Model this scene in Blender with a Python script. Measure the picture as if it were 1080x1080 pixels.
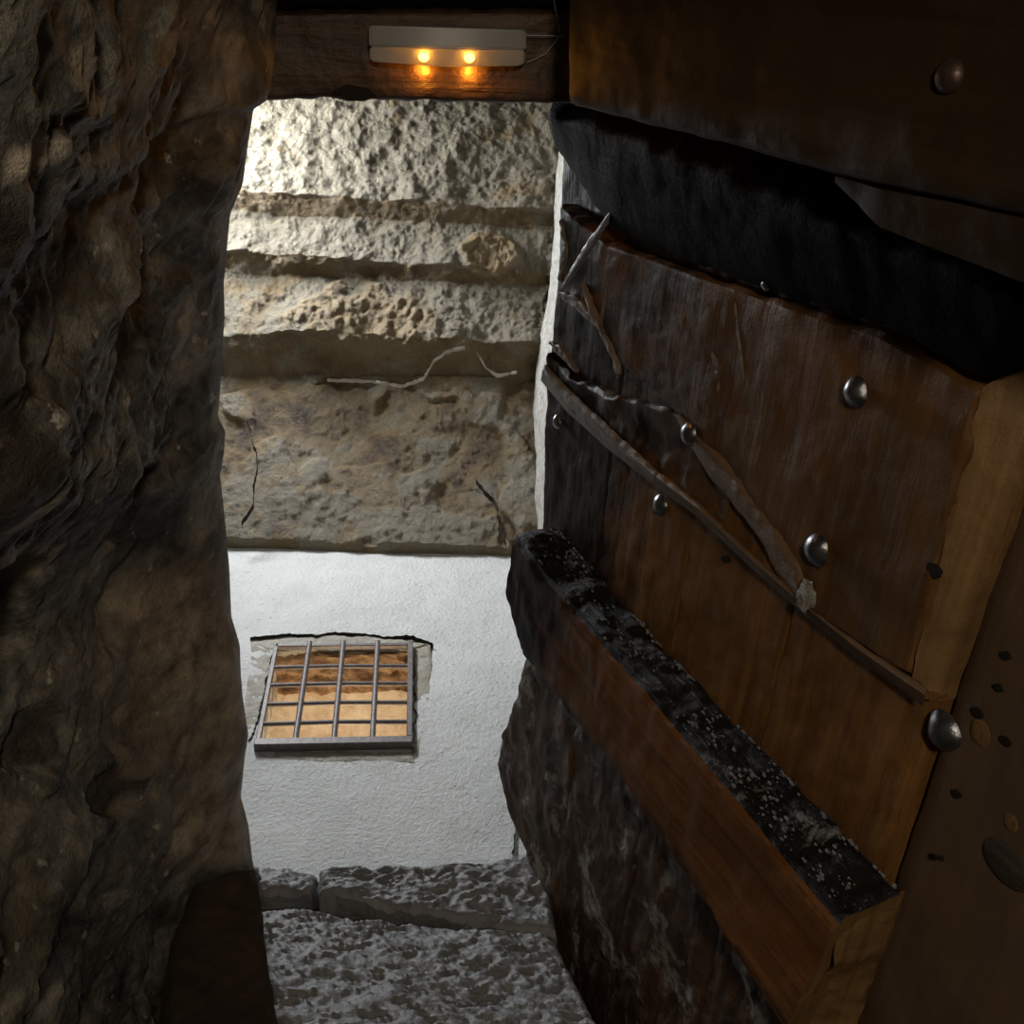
import bpy, bmesh, math, random
from mathutils import Vector, Matrix, noise

for o in list(bpy.data.objects):
    bpy.data.objects.remove(o, do_unlink=True)
random.seed(4)
scene = bpy.context.scene
col = scene.collection

# ------------------------------------------------------------------ camera
F = 1170.0                                   # focal length in pixels of the 1080 frame
EYE = Vector((0, 0, 1.6))
Zc = Vector((-100, 633, -F)).normalized()    # world up seen by the camera (vanishing point of the plumb lines)
Xc = Vector((1, 0, Zc.x / -Zc.z)).normalized()
Yc = Zc.cross(Xc)
R = Matrix((Xc, Yc, Zc))                     # camera -> world
cam_d = bpy.data.cameras.new('camera')
cam_d.sensor_width = 36.0
cam_d.lens = 36.0 * F / 1080.0
cam_d.clip_start = 0.02
cam = bpy.data.objects.new('camera', cam_d)
col.objects.link(cam)
cam.matrix_world = Matrix.Translation(EYE) @ R.to_4x4()
scene.camera = cam

# ------------------------------------------------------------------ world, light, exposure
scene.view_settings.view_transform = 'Standard'
scene.view_settings.look = 'None'
scene.view_settings.exposure = 0.0
scene.view_settings.gamma = 1.0
scene.view_settings.use_curve_mapping = False
w = bpy.data.worlds.new('world')
scene.world = w
w.use_nodes = True
w.node_tree.nodes['Background'].inputs[0].default_value = (0.55, 0.6, 0.7, 1)
w.node_tree.nodes['Background'].inputs[1].default_value = 0.004


def lamp(name, typ, loc, energy, color, target=None, size=0.3, size_y=None, spread=None):
    d = bpy.data.lights.new(name, typ)
    d.energy = energy
    d.color = color
    if typ == 'AREA':
        d.size = size
        if size_y:
            d.shape = 'RECTANGLE'
            d.size_y = size_y
        if spread:
            d.spread = math.radians(spread)
    else:
        d.shadow_soft_size = size
    o = bpy.data.objects.new(name, d)
    col.objects.link(o)
    o.location = loc
    if target is not None:
        o.rotation_euler = (Vector(target) - Vector(loc)).to_track_quat('-Z', 'Y').to_euler()
    return o


# daylight falling through the high slit opening of the upper shaft, on the left
lamp('daylight_opening', 'AREA', (-1.45, 0.75, 7.85), 112, (0.93, 0.97, 1.0), (0.6, 2.4, 6.6), 0.5, 0.8, 170)
# bulb on the stair below, behind the photographer
lamp('stair_bulb', 'POINT', (0.12, -0.55, 1.0), 34, (1.0, 0.84, 0.63), None, 0.08)
# bulb in the little room behind the grille
lamp('room_bulb', 'POINT', (-0.35, 3.75, 5.2), 28, (1.0, 0.78, 0.52), None, 0.08)


# ------------------------------------------------------------------ helpers
def ray(x, y):
    return R @ Vector((x - 540, 540 - y, -F)) / F


def onz(x, y, z):
    d = ray(x, y)
    return EYE + d * ((z - EYE.z) / d.z)


def ony(x, y, Y):
    d = ray(x, y)
    return EYE + d * (Y / d.y)


def project(p):
    q = R.transposed() @ (Vector(p) - EYE)
    return 540 + F * q.x / -q.z, 540 - F * q.y / -q.z


def smooth(x, a, b):
    t = min(1, max(0, (x - a) / (b - a)))
    return t * t * (3 - 2 * t)


def tag(o, label=None, cat=None, group=None, kind=None):
    if label: o['label'] = label
    if cat: o['category'] = cat
    if group: o['group'] = group
    if kind: o['kind'] = kind
    return o


def finish(name, bm, mats, parent=None, smooth=True, sharp=40):
    bmesh.ops.recalc_face_normals(bm, faces=bm.faces[:])
    me = bpy.data.meshes.new(name)
    bm.to_mesh(me)
    bm.free()
    for m in (mats if isinstance(mats, (list, tuple)) else [mats]):
        me.materials.append(m)
    if smooth:
        me.polygons.foreach_set('use_smooth', [True] * len(me.polygons))
        me.set_sharp_from_angle(angle=math.radians(sharp))
    o = bpy.data.objects.new(name, me)
    col.objects.link(o)
    if parent is not None:
        o.parent = parent
    return o


def empty(name, loc=(0, 0, 0), mat=None):
    o = bpy.data.objects.new(name, None)
    o.empty_display_size = 0.05
    col.objects.link(o)
    if mat is not None:
        o.matrix_world = mat
    else:
        o.location = loc
    return o


def resample(P, n):
    P = [Vector(p) for p in P]
    L = [0.0]
    for a, b in zip(P, P[1:]):
        L.append(L[-1] + (b - a).length)
    out = []
    k = 0
    for i in range(n + 1):
        t = L[-1] * i / n
        while k < len(L) - 2 and t > L[k + 1]:
            k += 1
        s = (t - L[k]) / max(1e-9, L[k + 1] - L[k])
        out.append(P[k].lerp(P[k + 1], min(1, max(0, s))))
    return out


def fbm(p, f, octaves=5, rough=0.55):
    v, a = 0.0, 1.0
    q = Vector(p) * f
    for _ in range(octaves):
        v += a * noise.noise(q)
        q = q * 2.03 + Vector((3.1, 7.7, 1.3))
        a *= rough
    return v


def slab(name, A, B, nS, nT, N, thick, mat, parent=None, amp=0.0, freq=6.0, edge=0.0, disp=None,
         jitter=0.0, jfreq=25.0, back=None, seed=0, octaves=5, sharp=40, smooth=True, tone=None):
    """A solid whose front is ruled between the polylines A and B; the front is displaced along N."""
    N = Vector(N).normalized()
    back = Vector(back).normalized() if back is not None else -N
    A = resample(A, nS)
    B = resample(B, nS)
    so = Vector((seed * 5.3, seed * 2.7, seed * 9.1))
    bm = bmesh.new()
    lay = bm.verts.layers.float_color.new('tone') if tone else None
    g = []
    lenS = sum((A[i + 1] - A[i]).length for i in range(nS))
    for i in range(nS + 1):
        row = []
        wdt = (B[i] - A[i]).length
        for j in range(nT + 1):
            t = j / nT
            p = A[i].lerp(B[i], t)
            if jitter and (i in (0, nS) or j in (0, nT)):
                q = p + so
                jv = Vector((noise.noise(q * jfreq), noise.noise(q * jfreq + Vector((9, 0, 0))), noise.noise(q * jfreq + Vector((0, 9, 0)))))
                jv -= N * jv.dot(N)
                p = p + jv * jitter
            d = 0.0
            if disp:
                d += disp(p + so, i / nS, t)
            if amp:
                d += amp * fbm(p + so, freq, octaves)
            if edge:
                e = min(i / nS * lenS, (1 - i / nS) * lenS, t * wdt, (1 - t) * wdt)
                k = 1 - min(1.0, e / edge)
                d -= edge * (1 - math.sqrt(max(0, 1 - k * k)))
            row.append(bm.verts.new(p + N * d))
            if tone:
                row[-1][lay] = tone(p, i / nS, t)
        g.append(row)
    for i in range(nS):
        for j in range(nT):
            bm.faces.new((g[i][j], g[i + 1][j], g[i + 1][j + 1], g[i][j + 1]))
    if thick:
        loop = [g[i][0] for i in range(nS + 1)] + [g[nS][j] for j in range(1, nT + 1)] + \
               [g[i][nT] for i in range(nS - 1, -1, -1)] + [g[0][j] for j in range(nT - 1, 0, -1)]
        bl = [bm.verts.new(v.co + back * thick) for v in loop]
        n = len(loop)
        for i in range(n):
            bm.faces.new((loop[i], loop[(i + 1) % n], bl[(i + 1) % n], bl[i]))
        bm.faces.new(bl)
    return finish(name, bm, mat, parent, smooth, sharp)


def loft(name, rings, n, m, mats, ids, parent=None, amp=0.0, freq=20.0, seed=0, cap=0, sharp=50, squeeze=0.0):
    """Rings of corner points, joined along the length; every ring edge is cut into m, noise roughens it."""
    k = len(rings[0])
    tracks = [resample([r[c] for r in rings], n) for c in range(k)]
    so = Vector((seed * 5.3, seed * 2.7, seed * 9.1))
    bm = bmesh.new()
    g = []
    for i in range(n + 1):
        c = sum((tracks[e][i] for e in range(k)), Vector()) / k
        row = []
        for e in range(k):
            a, b = tracks[e][i], tracks[(e + 1) % k][i]
            for j in range(m):
                p = a.lerp(b, j / m)
                r = (p - c)
                q = p + so
                d = amp * fbm(q, freq, 4)
                if j == 0:
                    d -= 0.10 * r.length
                row.append(bm.verts.new(p + r.normalized() * d))
        g.append(row)
    K = k * m
    for i in range(n):
        for j in range(K):
            f = bm.faces.new((g[i][j], g[i][(j + 1) % K], g[i + 1][(j + 1) % K], g[i + 1][j]))
            f.material_index = ids[j // m]
    for row, ci in ((g[0], cap), (g[n], cap)):
        c = bm.verts.new(sum((v.co for v in row), Vector()) / K)
        for j in range(K):
            f = bm.faces.new((row[j], row[(j + 1) % K], c))
            f.material_index = ci
    return finish(name, bm, mats, parent, True, sharp)


def box(bm, lo, hi, mi=0, M=None):
    vs = []
    for x in (lo[0], hi[0]):
        for y in (lo[1], hi[1]):
            for z in (lo[2], hi[2]):
                p = Vector((x, y, z))
                vs.append(bm.verts.new(M @ p if M else p))
    for f in ((0, 1, 3, 2), (4, 6, 7, 5), (0, 4, 5, 1), (2, 3, 7, 6), (0, 2, 6, 4), (1, 5, 7, 3)):
        fc = bm.faces.new([vs[i] for i in f])
        fc.material_index = mi


def tube(bm, pts, r, seg=10, taper=None):
    pts = [Vector(p) for p in pts]
    rings = []
    for i, p in enumerate(pts):
        d = (pts[min(i + 1, len(pts) - 1)] - pts[max(i - 1, 0)]).normalized()
        a = d.orthogonal().normalized()
        b = d.cross(a)
        rr = r if taper is None else r * taper[i]
        rings.append([bm.verts.new(p + (a * math.cos(t) + b * math.sin(t)) * rr)
                      for t in (2 * math.pi * k / seg for k in range(seg))])
    for A, B in zip(rings, rings[1:]):
        for k in range(seg):
            bm.faces.new((A[k], A[(k + 1) % seg], B[(k + 1) % seg], B[k]))
    bm.faces.new(rings[0])
    bm.faces.new(rings[-1])


# ------------------------------------------------------------------ materials
def mat(name):
    m = bpy.data.materials.new(name)
    m.use_nodes = True
    nt = m.node_tree
    return m, nt, nt.nodes['Principled BSDF']


def nd(nt, typ, **kw):
    n = nt.nodes.new(typ)
    for k, v in kw.items():
        if k in n.inputs:
            n.inputs[k].default_value = v
        else:
            setattr(n, k, v)
    return n


def coords(nt, scale=(1, 1, 1)):
    tc = nt.nodes.new('ShaderNodeTexCoord')
    mp = nt.nodes.new('ShaderNodeMapping')
    mp.inputs['Scale'].default_value = scale
    nt.links.new(tc.outputs['Object'], mp.inputs['Vector'])
    return mp.outputs['Vector']


def ramp(nt, fac, stops):
    r = nt.nodes.new('ShaderNodeValToRGB')
    el = r.color_ramp.elements
    while len(el) < len(stops):
        el.new(0.5)
    for e, (p, c) in zip(el, stops):
        e.position = p
        e.color = (*c, 1) if len(c) == 3 else c
    nt.links.new(fac, r.inputs['Fac'])
    return r.outputs['Color']


def nz(nt, vec, scale, detail=6, rough=0.6, dist=0.0):
    n = nt.nodes.new('ShaderNodeTexNoise')
    n.inputs['Scale'].default_value = scale
    n.inputs['Detail'].default_value = detail
    n.inputs['Roughness'].default_value = rough
    n.inputs['Distortion'].default_value = dist
    nt.links.new(vec, n.inputs['Vector'])
    return n.outputs['Fac']


def mix(nt, fac, a, b, blend='MIX'):
    m = nt.nodes.new('ShaderNodeMix')
    m.data_type = 'RGBA'
    m.blend_type = blend
    for s, v in ((m.inputs[0], fac), (m.inputs[6], a), (m.inputs[7], b)):
        if isinstance(v, (int, float)):
            s.default_value = v
        elif isinstance(v, tuple):
            s.default_value = (*v, 1)
        else:
            nt.links.new(v, s)
    return m.outputs[2]


def bump(nt, bsdf, hs, strength=0.6, dist=0.01):
    prev = None
    for h, s, d in hs:
        b = nt.nodes.new('ShaderNodeBump')
        b.inputs['Strength'].default_value = s
        b.inputs['Distance'].default_value = d
        nt.links.new(h, b.inputs['Height'])
        if prev:
            nt.links.new(prev, b.inputs['Normal'])
        prev = b.outputs['Normal']
    nt.links.new(prev, bsdf.inputs['Normal'])


BW = ((0, 0, 0), (1, 1, 1))


def m_stone(name, c0, c1, c2, patch, spots=None, scale=6, rough=0.6, bs=0.9, bd=0.02, spec=0.5):
    m, nt, b = mat(name)
    v = coords(nt)
    base = ramp(nt, nz(nt, v, scale, 9, 0.65, 0.3), [(0.3, c0), (0.5, c1), (0.72, c2)])
    pm = ramp(nt, nz(nt, v, scale * 0.45, 5, 0.6, 0.6), [(0.54, BW[0]), (0.66, BW[1])])
    c = mix(nt, pm, base, patch)
    if spots:
        sm = ramp(nt, nz(nt, v, scale * 7, 3, 0.5), [(0.66, BW[0]), (0.74, BW[1])])
        c = mix(nt, sm, c, spots)
    nt.links.new(c, b.inputs['Base Color'])
    b.inputs['Roughness'].default_value = rough
    b.inputs['Specular IOR Level'].default_value = spec
    bump(nt, b, [(nz(nt, v, scale * 1.8, 8, 0.62, 0.4), bs, bd), (nz(nt, v, scale * 12, 6, 0.7), bs * 0.7, bd * 0.25)])
    return m


def m_wood(name, dark, light, axis, dust=None, dust_lo=0.6, rough=0.5, scale=1.0, bs=0.5, stain=None, spec=0.5, stain_lo=0.5, dust_scale=17):
    m, nt, b = mat(name)
    s = [34 * scale] * 3
    s[axis] = 2.2 * scale
    vg = coords(nt, tuple(s))
    v = coords(nt)
    g = nz(nt, vg, 1.0, 7, 0.65, 0.8)
    c = ramp(nt, g, [(0.3, dark), (0.7, light)])
    lg = nz(nt, v, 5, 4, 0.6, 0.5)
    c = mix(nt, ramp(nt, lg, [(0.35, (0.45, 0.45, 0.45)), (0.65, BW[0])]), c, tuple(x * 0.45 for x in dark))
    if stain:
        sm = ramp(nt, nz(nt, v, 3.1, 5, 0.65, 0.8), [(stain_lo, BW[0]), (stain_lo + 0.1, BW[1])])
        c = mix(nt, sm, c, stain)
    if dust:
        dm = ramp(nt, nz(nt, v, dust_scale, 8, 0.72, 0.3), [(dust_lo, BW[0]), (dust_lo + 0.08, BW[1])])
        c = mix(nt, dm, c, dust)
    nt.links.new(c, b.inputs['Base Color'])
    b.inputs['Roughness'].default_value = rough
    b.inputs['Specular IOR Level'].default_value = spec
    bump(nt, b, [(g, bs, 0.006), (nz(nt, v, 26, 7, 0.7), bs, 0.006)])
    return m


def m_plain(name, c, rough=0.5, metal=0.0, bumpy=0.0, scale=40, var=0.0):
    m, nt, b = mat(name)
    v = coords(nt)
    if var:
        cc = ramp(nt, nz(nt, v, scale, 6, 0.65), [(0.3, tuple(x * (1 - var) for x in c)), (0.7, tuple(min(1, x * (1 + var)) for x in c))])
        nt.links.new(cc, b.inputs['Base Color'])
    else:
        b.inputs['Base Color'].default_value = (*c, 1)
    b.inputs['Roughness'].default_value = rough
    b.inputs['Metallic'].default_value = metal
    if bumpy:
        bump(nt, b, [(nz(nt, v, scale, 6, 0.65), bumpy, 0.004)])
    return m


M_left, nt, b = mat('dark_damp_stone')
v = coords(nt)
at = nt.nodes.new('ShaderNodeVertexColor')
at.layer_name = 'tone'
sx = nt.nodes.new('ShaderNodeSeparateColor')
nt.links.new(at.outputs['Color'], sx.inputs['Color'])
n1 = nz(nt, v, 9, 9, 0.7, 0.5)
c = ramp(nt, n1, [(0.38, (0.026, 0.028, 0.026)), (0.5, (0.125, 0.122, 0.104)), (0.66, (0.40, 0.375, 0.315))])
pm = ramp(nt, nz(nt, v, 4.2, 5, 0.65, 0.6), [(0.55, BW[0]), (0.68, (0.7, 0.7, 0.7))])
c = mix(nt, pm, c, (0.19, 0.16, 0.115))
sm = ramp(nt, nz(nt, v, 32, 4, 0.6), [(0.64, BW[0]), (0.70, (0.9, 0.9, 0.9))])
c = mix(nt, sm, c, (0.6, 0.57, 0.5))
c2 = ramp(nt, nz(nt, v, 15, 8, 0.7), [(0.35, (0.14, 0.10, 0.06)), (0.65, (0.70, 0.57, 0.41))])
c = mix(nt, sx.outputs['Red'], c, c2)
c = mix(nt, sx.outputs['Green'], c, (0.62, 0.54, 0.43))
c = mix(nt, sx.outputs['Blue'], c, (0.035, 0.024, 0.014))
nt.links.new(c, b.inputs['Base Color'])
b.inputs['Roughness'].default_value = 0.45
bump(nt, b, [(nz(nt, v, 15, 8, 0.68, 0.4), 0.9, 0.02), (nz(nt, v, 80, 6, 0.7), 0.9, 0.006)])
M_shell = m_stone('dark_shaft_stone', (0.02, 0.018, 0.015), (0.06, 0.052, 0.042), (0.12, 0.10, 0.08), (0.08, 0.06, 0.04), None, 7, 0.7, 0.8, 0.02)
M_rim = m_stone('tan_rim_stone', (0.06, 0.042, 0.026), (0.17, 0.125, 0.08), (0.26, 0.20, 0.14), (0.20, 0.13, 0.075), None, 14, 0.6, 0.8, 0.012)
M_dark = m_stone('dark_brown_stone', (0.010, 0.007, 0.004), (0.032, 0.020, 0.012), (0.06, 0.04, 0.024), (0.045, 0.027, 0.015), None, 12, 0.8, 0.6, 0.01)  # dark brown for the corner block and the mortar bed
M_sill = m_stone('grey_hewn_stone', (0.18, 0.185, 0.195), (0.26, 0.265, 0.275), (0.33, 0.335, 0.34), (0.23, 0.235, 0.245), None, 16, 0.42, 0.8, 0.008)
M_vault, nt, b = mat('ochre_lime_plaster')
v = coords(nt)
at = nt.nodes.new('ShaderNodeVertexColor')
at.layer_name = 'tone'
sx = nt.nodes.new('ShaderNodeSeparateColor')
nt.links.new(at.outputs['Color'], sx.inputs['Color'])
ad = nt.nodes.new('ShaderNodeMath')
ad.operation = 'MULTIPLY_ADD'
ad.inputs[1].default_value = 1.15
nt.links.new(nz(nt, v, 6, 9, 0.68, 0.4), ad.inputs[0])
nt.links.new(sx.outputs['Red'], ad.inputs[2])
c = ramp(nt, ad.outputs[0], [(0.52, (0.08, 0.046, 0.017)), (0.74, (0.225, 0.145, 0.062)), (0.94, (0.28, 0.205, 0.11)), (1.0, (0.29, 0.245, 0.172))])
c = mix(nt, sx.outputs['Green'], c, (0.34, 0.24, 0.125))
nt.links.new(c, b.inputs['Base Color'])
b.inputs['Roughness'].default_value = 0.38
bump(nt, b, [(nz(nt, v, 12, 8, 0.7, 0.5), 1.0, 0.055), (nz(nt, v, 45, 6, 0.75), 0.9, 0.022)])
M_grey, nt, b = mat('grey_cement_render')
v = coords(nt)
c = ramp(nt, nz(nt, v, 5, 8, 0.65), [(0.3, (0.60, 0.60, 0.585)), (0.7, (0.71, 0.71, 0.695))])
sp = ramp(nt, nz(nt, v, 75, 3, 0.5), [(0.28, (0.55, 0.53, 0.5)), (0.36, (1, 1, 1))])
c = mix(nt, 1.0, c, sp, 'MULTIPLY')
nt.links.new(c, b.inputs['Base Color'])
b.inputs['Roughness'].default_value = 0.36
bump(nt, b, [(nz(nt, v, 7, 6, 0.6), 0.5, 0.03), (nz(nt, v, 52, 5, 0.7), 0.8, 0.014)])
M_white = m_stone('white_lime_wash', (0.25, 0.23, 0.19), (0.45, 0.43, 0.39), (0.55, 0.54, 0.51), (0.33, 0.28, 0.22), None, 26, 0.6, 0.9, 0.02)
M_edge = m_stone('pale_edge_highlight', (0.27, 0.24, 0.18), (0.42, 0.38, 0.31), (0.5, 0.46, 0.39), (0.34, 0.28, 0.2), None, 12, 0.6, 0.6, 0.01)
M_patch = m_stone('tan_patch_mortar', (0.26, 0.235, 0.19), (0.40, 0.37, 0.31), (0.47, 0.45, 0.40), (0.34, 0.29, 0.22), None, 9, 0.6, 0.9, 0.02)
M_rough_orange = m_stone('rough_brown_stone_soffit', (0.16, 0.08, 0.035), (0.34, 0.2, 0.1), (0.5, 0.34, 0.2), (0.2, 0.10, 0.045), None, 14, 0.7, 1.0, 0.03)
M_room = m_stone('pale_plaster_room', (0.45, 0.36, 0.26), (0.68, 0.59, 0.48), (0.76, 0.69, 0.58), (0.56, 0.43, 0.30), None, 9, 0.7, 0.9, 0.03)
M_iron = m_plain('rusty_grey_iron', (0.17, 0.15, 0.145), 0.5, 0.3, 0.4, 60, 0.35)
M_crack = m_plain('crack_shadow_gap', (0.02, 0.017, 0.013), 0.9)
M_plank = m_wood('brown_oak_plank', (0.13, 0.058, 0.018), (0.34, 0.165, 0.055), 1, None, 0.6, 0.55, 1.0, 0.5, spec=0.15)
M_board = m_wood('brown_oak_board', (0.085, 0.040, 0.013), (0.24, 0.118, 0.04), 1, None, 0.6, 0.5, 1.0, 0.4, spec=0.25)
nt = M_board.node_tree
b = nt.nodes['Principled BSDF']
old = b.inputs['Base Color'].links[0].from_socket
tc = nt.nodes.new('ShaderNodeTexCoord')
sp = nt.nodes.new('ShaderNodeSeparateXYZ')
nt.links.new(tc.outputs['Object'], sp.inputs[0])
far = ramp(nt, sp.outputs['X'], [(0.42, BW[0]), (0.75, BW[1])])
so_ = ramp(nt, nz(nt, coords(nt), 6, 6, 0.65, 0.6), [(0.36, BW[0]), (0.50, (0.92, 0.92, 0.92))])
old = mix(nt, mix(nt, 1.0, ramp(nt, sp.outputs['X'], [(0.38, BW[0]), (0.62, BW[1])]), so_, 'MULTIPLY'), old, (0.014, 0.011, 0.009))
st_ = ramp(nt, nz(nt, coords(nt, (26, 5, 5)), 1.0, 6, 0.65, 0.6), [(0.53, BW[0]), (0.66, (0.9, 0.9, 0.9))])
b.inputs['Base Color'].links[0]
nt.links.new(mix(nt, mix(nt, 1.0, far, st_, 'MULTIPLY'), old, (0.27, 0.22, 0.175)), b.inputs['Base Color'])
M_worn = m_wood('splintered_grey_oak', (0.12, 0.085, 0.06), (0.30, 0.24, 0.18), 0, (0.42, 0.38, 0.35), 0.62, 0.5, 1.0, 0.9)
M_lip = m_wood('worn_brown_edge', (0.12, 0.07, 0.035), (0.30, 0.19, 0.11), 0, (0.34, 0.29, 0.25), 0.64, 0.5, 1.0, 0.8)
M_pale = m_wood('skylit_splinter', (0.16, 0.17, 0.20), (0.34, 0.36, 0.42), 0, None, 0.6, 0.4, 1.0, 0.5)  # the skylight's pale blue is put into the splinter's colour
M_rot = m_wood('rotten_dusty_oak', (0.03, 0.016, 0.009), (0.18, 0.09, 0.038), 1, (0.36, 0.34, 0.30), 0.54, 0.6, 1.0, 1.0, dust_scale=9)
M_batten = m_wood('red_brown_batten_oak', (0.13, 0.052, 0.016), (0.36, 0.155, 0.05), 0, None, 0.6, 0.6, 1.0, 0.5, spec=0.15)
M_soot = m_wood('sooty_black_oak', (0.006, 0.005, 0.005), (0.014, 0.013, 0.012), 0, (0.26, 0.28, 0.29), 0.585, 0.5, 1.0, 1.0, spec=0.4)
M_black = m_wood('shade_black_oak', (0.0015, 0.0013, 0.001), (0.004, 0.003, 0.002), 0, None, 0.6, 0.7, 1.0, 0.6, spec=0.04)  # near-black with the shade of the upper batten and lintel gap painted in
M_tan = m_wood('sawn_tan_oak', (0.15, 0.078, 0.026), (0.32, 0.19, 0.075), 1, None, 0.6, 0.6, 1.3, 0.5)
M_stile = m_wood('dull_brown_timber', (0.14, 0.088, 0.058), (0.20, 0.128, 0.085), 1, None, 0.6, 0.45, 0.6, 0.2, spec=0.3)
M_frame = m_wood('dim_brown_frame_timber', (0.026, 0.015, 0.007), (0.058, 0.034, 0.015), 0, None, 0.6, 0.6, 0.5, 0.3, spec=0.15)
M_lintel = m_wood('dark_lintel_timber', (0.03, 0.014, 0.007), (0.10, 0.05, 0.022), 0, (0.12, 0.09, 0.06), 0.66, 0.45, 1.0, 0.7)
M_nail = m_plain('forged_iron_nail', (0.23, 0.24, 0.26), 0.28, 0.9, 0.3, 90, 0.2)
M_housing = m_plain('greyed_white_plastic', (0.30, 0.29, 0.28), 0.4, 0, 0.05, 20, 0.1)
M_dust = m_plain('grey_dust_crumbs', (0.20, 0.21, 0.215), 0.7, 0, 0, 60, 0.4)
M_web = m_plain('dusty_cobweb', (0.45, 0.45, 0.46), 0.8)
M_mortar = m_stone('pale_mortar', (0.3, 0.27, 0.21), (0.44, 0.4, 0.32), (0.5, 0.46, 0.38), (0.38, 0.32, 0.24), None, 12, 0.7, 0.6, 0.012)
M_lens, nt, b = mat('clear_plastic_lens')
b.inputs['Base Color'].default_value = (0.9, 0.86, 0.82, 1)
b.inputs['Transmission Weight'].default_value = 0.5
b.inputs['Roughness'].default_value = 0.25
b.inputs['IOR'].default_value = 1.2
M_led, nt, b = mat('amber_led')
b.inputs['Base Color'].default_value = (1, 0.6, 0.1, 1)
b.inputs['Emission Color'].default_value = (1.0, 0.42, 0.04, 1)
b.inputs['Emission Strength'].default_value = 14
M_hole = m_plain('worm_hole_dark', (0.008, 0.006, 0.004), 0.9)



def add_soot(m, lo, hi, axis='X'):
    """tar and soot soaked into the free, weather side of the oak"""
    nt = m.node_tree
    b = nt.nodes['Principled BSDF']
    old = b.inputs['Base Color'].links[0].from_socket
    tc = nt.nodes.new('ShaderNodeTexCoord')
    sp = nt.nodes.new('ShaderNodeSeparateXYZ')
    nt.links.new(tc.outputs['Object'], sp.inputs[0])
    ad = nt.nodes.new('ShaderNodeMath')
    ad.operation = 'MULTIPLY_ADD'
    ad.inputs[1].default_value = 0.5
    nt.links.new(nz(nt, coords(nt), 7, 6, 0.65, 0.6), ad.inputs[0])
    nt.links.new(sp.outputs[axis], ad.inputs[2])
    f = ramp(nt, ad.outputs[0], [(min(1, lo + 0.25), BW[0]), (min(1, hi + 0.25), (0.9, 0.9, 0.9))])
    nt.links.new(mix(nt, f, old, (0.012, 0.009, 0.007)), b.inputs['Base Color'])


add_soot(M_batten, 0.50, 0.73)
add_soot(M_plank, 0.58, 0.74)
H = EYE.z
ZR = H + 1.55                                # level of the hatch rim
YB = 3.0                                     # the rendered wall

# ------------------------------------------------------------------ setting: rendered wall with the grille opening
WX0, WX1, WZ0, WZ1 = -0.648, -0.025, H + 3.535, H + 4.245


def wall_with_hole(name, y, xs, zs, hole, mat_, depth):
    x0, x1, z0, z1 = hole
    def axis(lo, hi, a, b, st):
        def seg(p, q):
            n = max(1, int(round((q - p) / st)))
            return [p + (q - p) * i / n for i in range(n)]
        return seg(lo, a) + seg(a, b) + seg(b, hi) + [hi]
    X = axis(xs[0], xs[1], x0, x1, 0.04)
    Z = axis(zs[0], zs[1], z0, z1, 0.04)
    bm = bmesh.new()
    V = {}
    for i, x in enumerate(X):
        for k, z in enumerate(Z):
            e = 0.012 * fbm((x, 3.3, z), 1.6, 4)
            V[i, k] = bm.verts.new((x, y + e, z))
    bd = {}
    for i in range(len(X) - 1):
        for k in range(len(Z) - 1):
            cx, cz = (X[i] + X[i + 1]) / 2, (Z[k] + Z[k + 1]) / 2
            if x0 < cx < x1 and z0 < cz < z1:
                continue
            bm.faces.new((V[i, k], V[i + 1, k], V[i + 1, k + 1], V[i, k + 1]))
    bmesh.ops.delete(bm, geom=[q for q in bm.verts if not q.link_faces], context='VERTS')
    r = bmesh.ops.extrude_edge_only(bm, edges=[e for e in bm.edges if e.is_boundary])
    for q in r['geom']:
        if isinstance(q, bmesh.types.BMVert):
            q.co.y += depth
    return finish(name, bm, mat_)


wall = wall_with_hole('wall_back', YB, (-1.75, 0.95), (H + 0.6, H + 5.24), (WX0, WX1, WZ0, WZ1), M_grey, 0.215)
tag(wall, 'grey cement-rendered wall pierced by the barred opening', kind='structure')

# mortar patch of older plaster around the grille
pr = [(264, 676), (330, 668), (380, 669), (430, 671), (455, 678), (455, 720), (450, 760), (437, 800)]
pl = [(262, 676), (262, 700), (258, 730), (252, 770), (250, 800), (262, 804), (350, 802), (437, 800)]


def win_px(x, y, dy=0.0):
    return ony(x, y, YB + dy)


def patch(nm, A, B, n1, n2, off=-0.008, mt=M_patch, amp=0.004):
    return slab(nm, [win_px(*p, off) for p in A], [win_px(*p, off) for p in B], n1, n2, (0, -1, 0), 0.03, mt, wall,
                amp=amp, freq=22, edge=0.006, jitter=0.008, jfreq=9)


patch('plaster_patch', [(264, 677), (330, 668), (390, 669), (455, 679)], [(284, 686), (330, 684), (390, 684), (435, 684)], 60, 6)
patch('plaster_patch', [(264, 677), (258, 735), (252, 800)], [(288, 686), (280, 735), (268, 790)], 50, 10)
patch('plaster_patch', [(435, 684), (436, 735), (436, 800)], [(454, 679), (455, 735), (440, 798)], 50, 8)
patch('plaster_patch', [(266, 791), (350, 791), (437, 791)], [(270, 799), (350, 804), (437, 803)], 60, 5)


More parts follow.
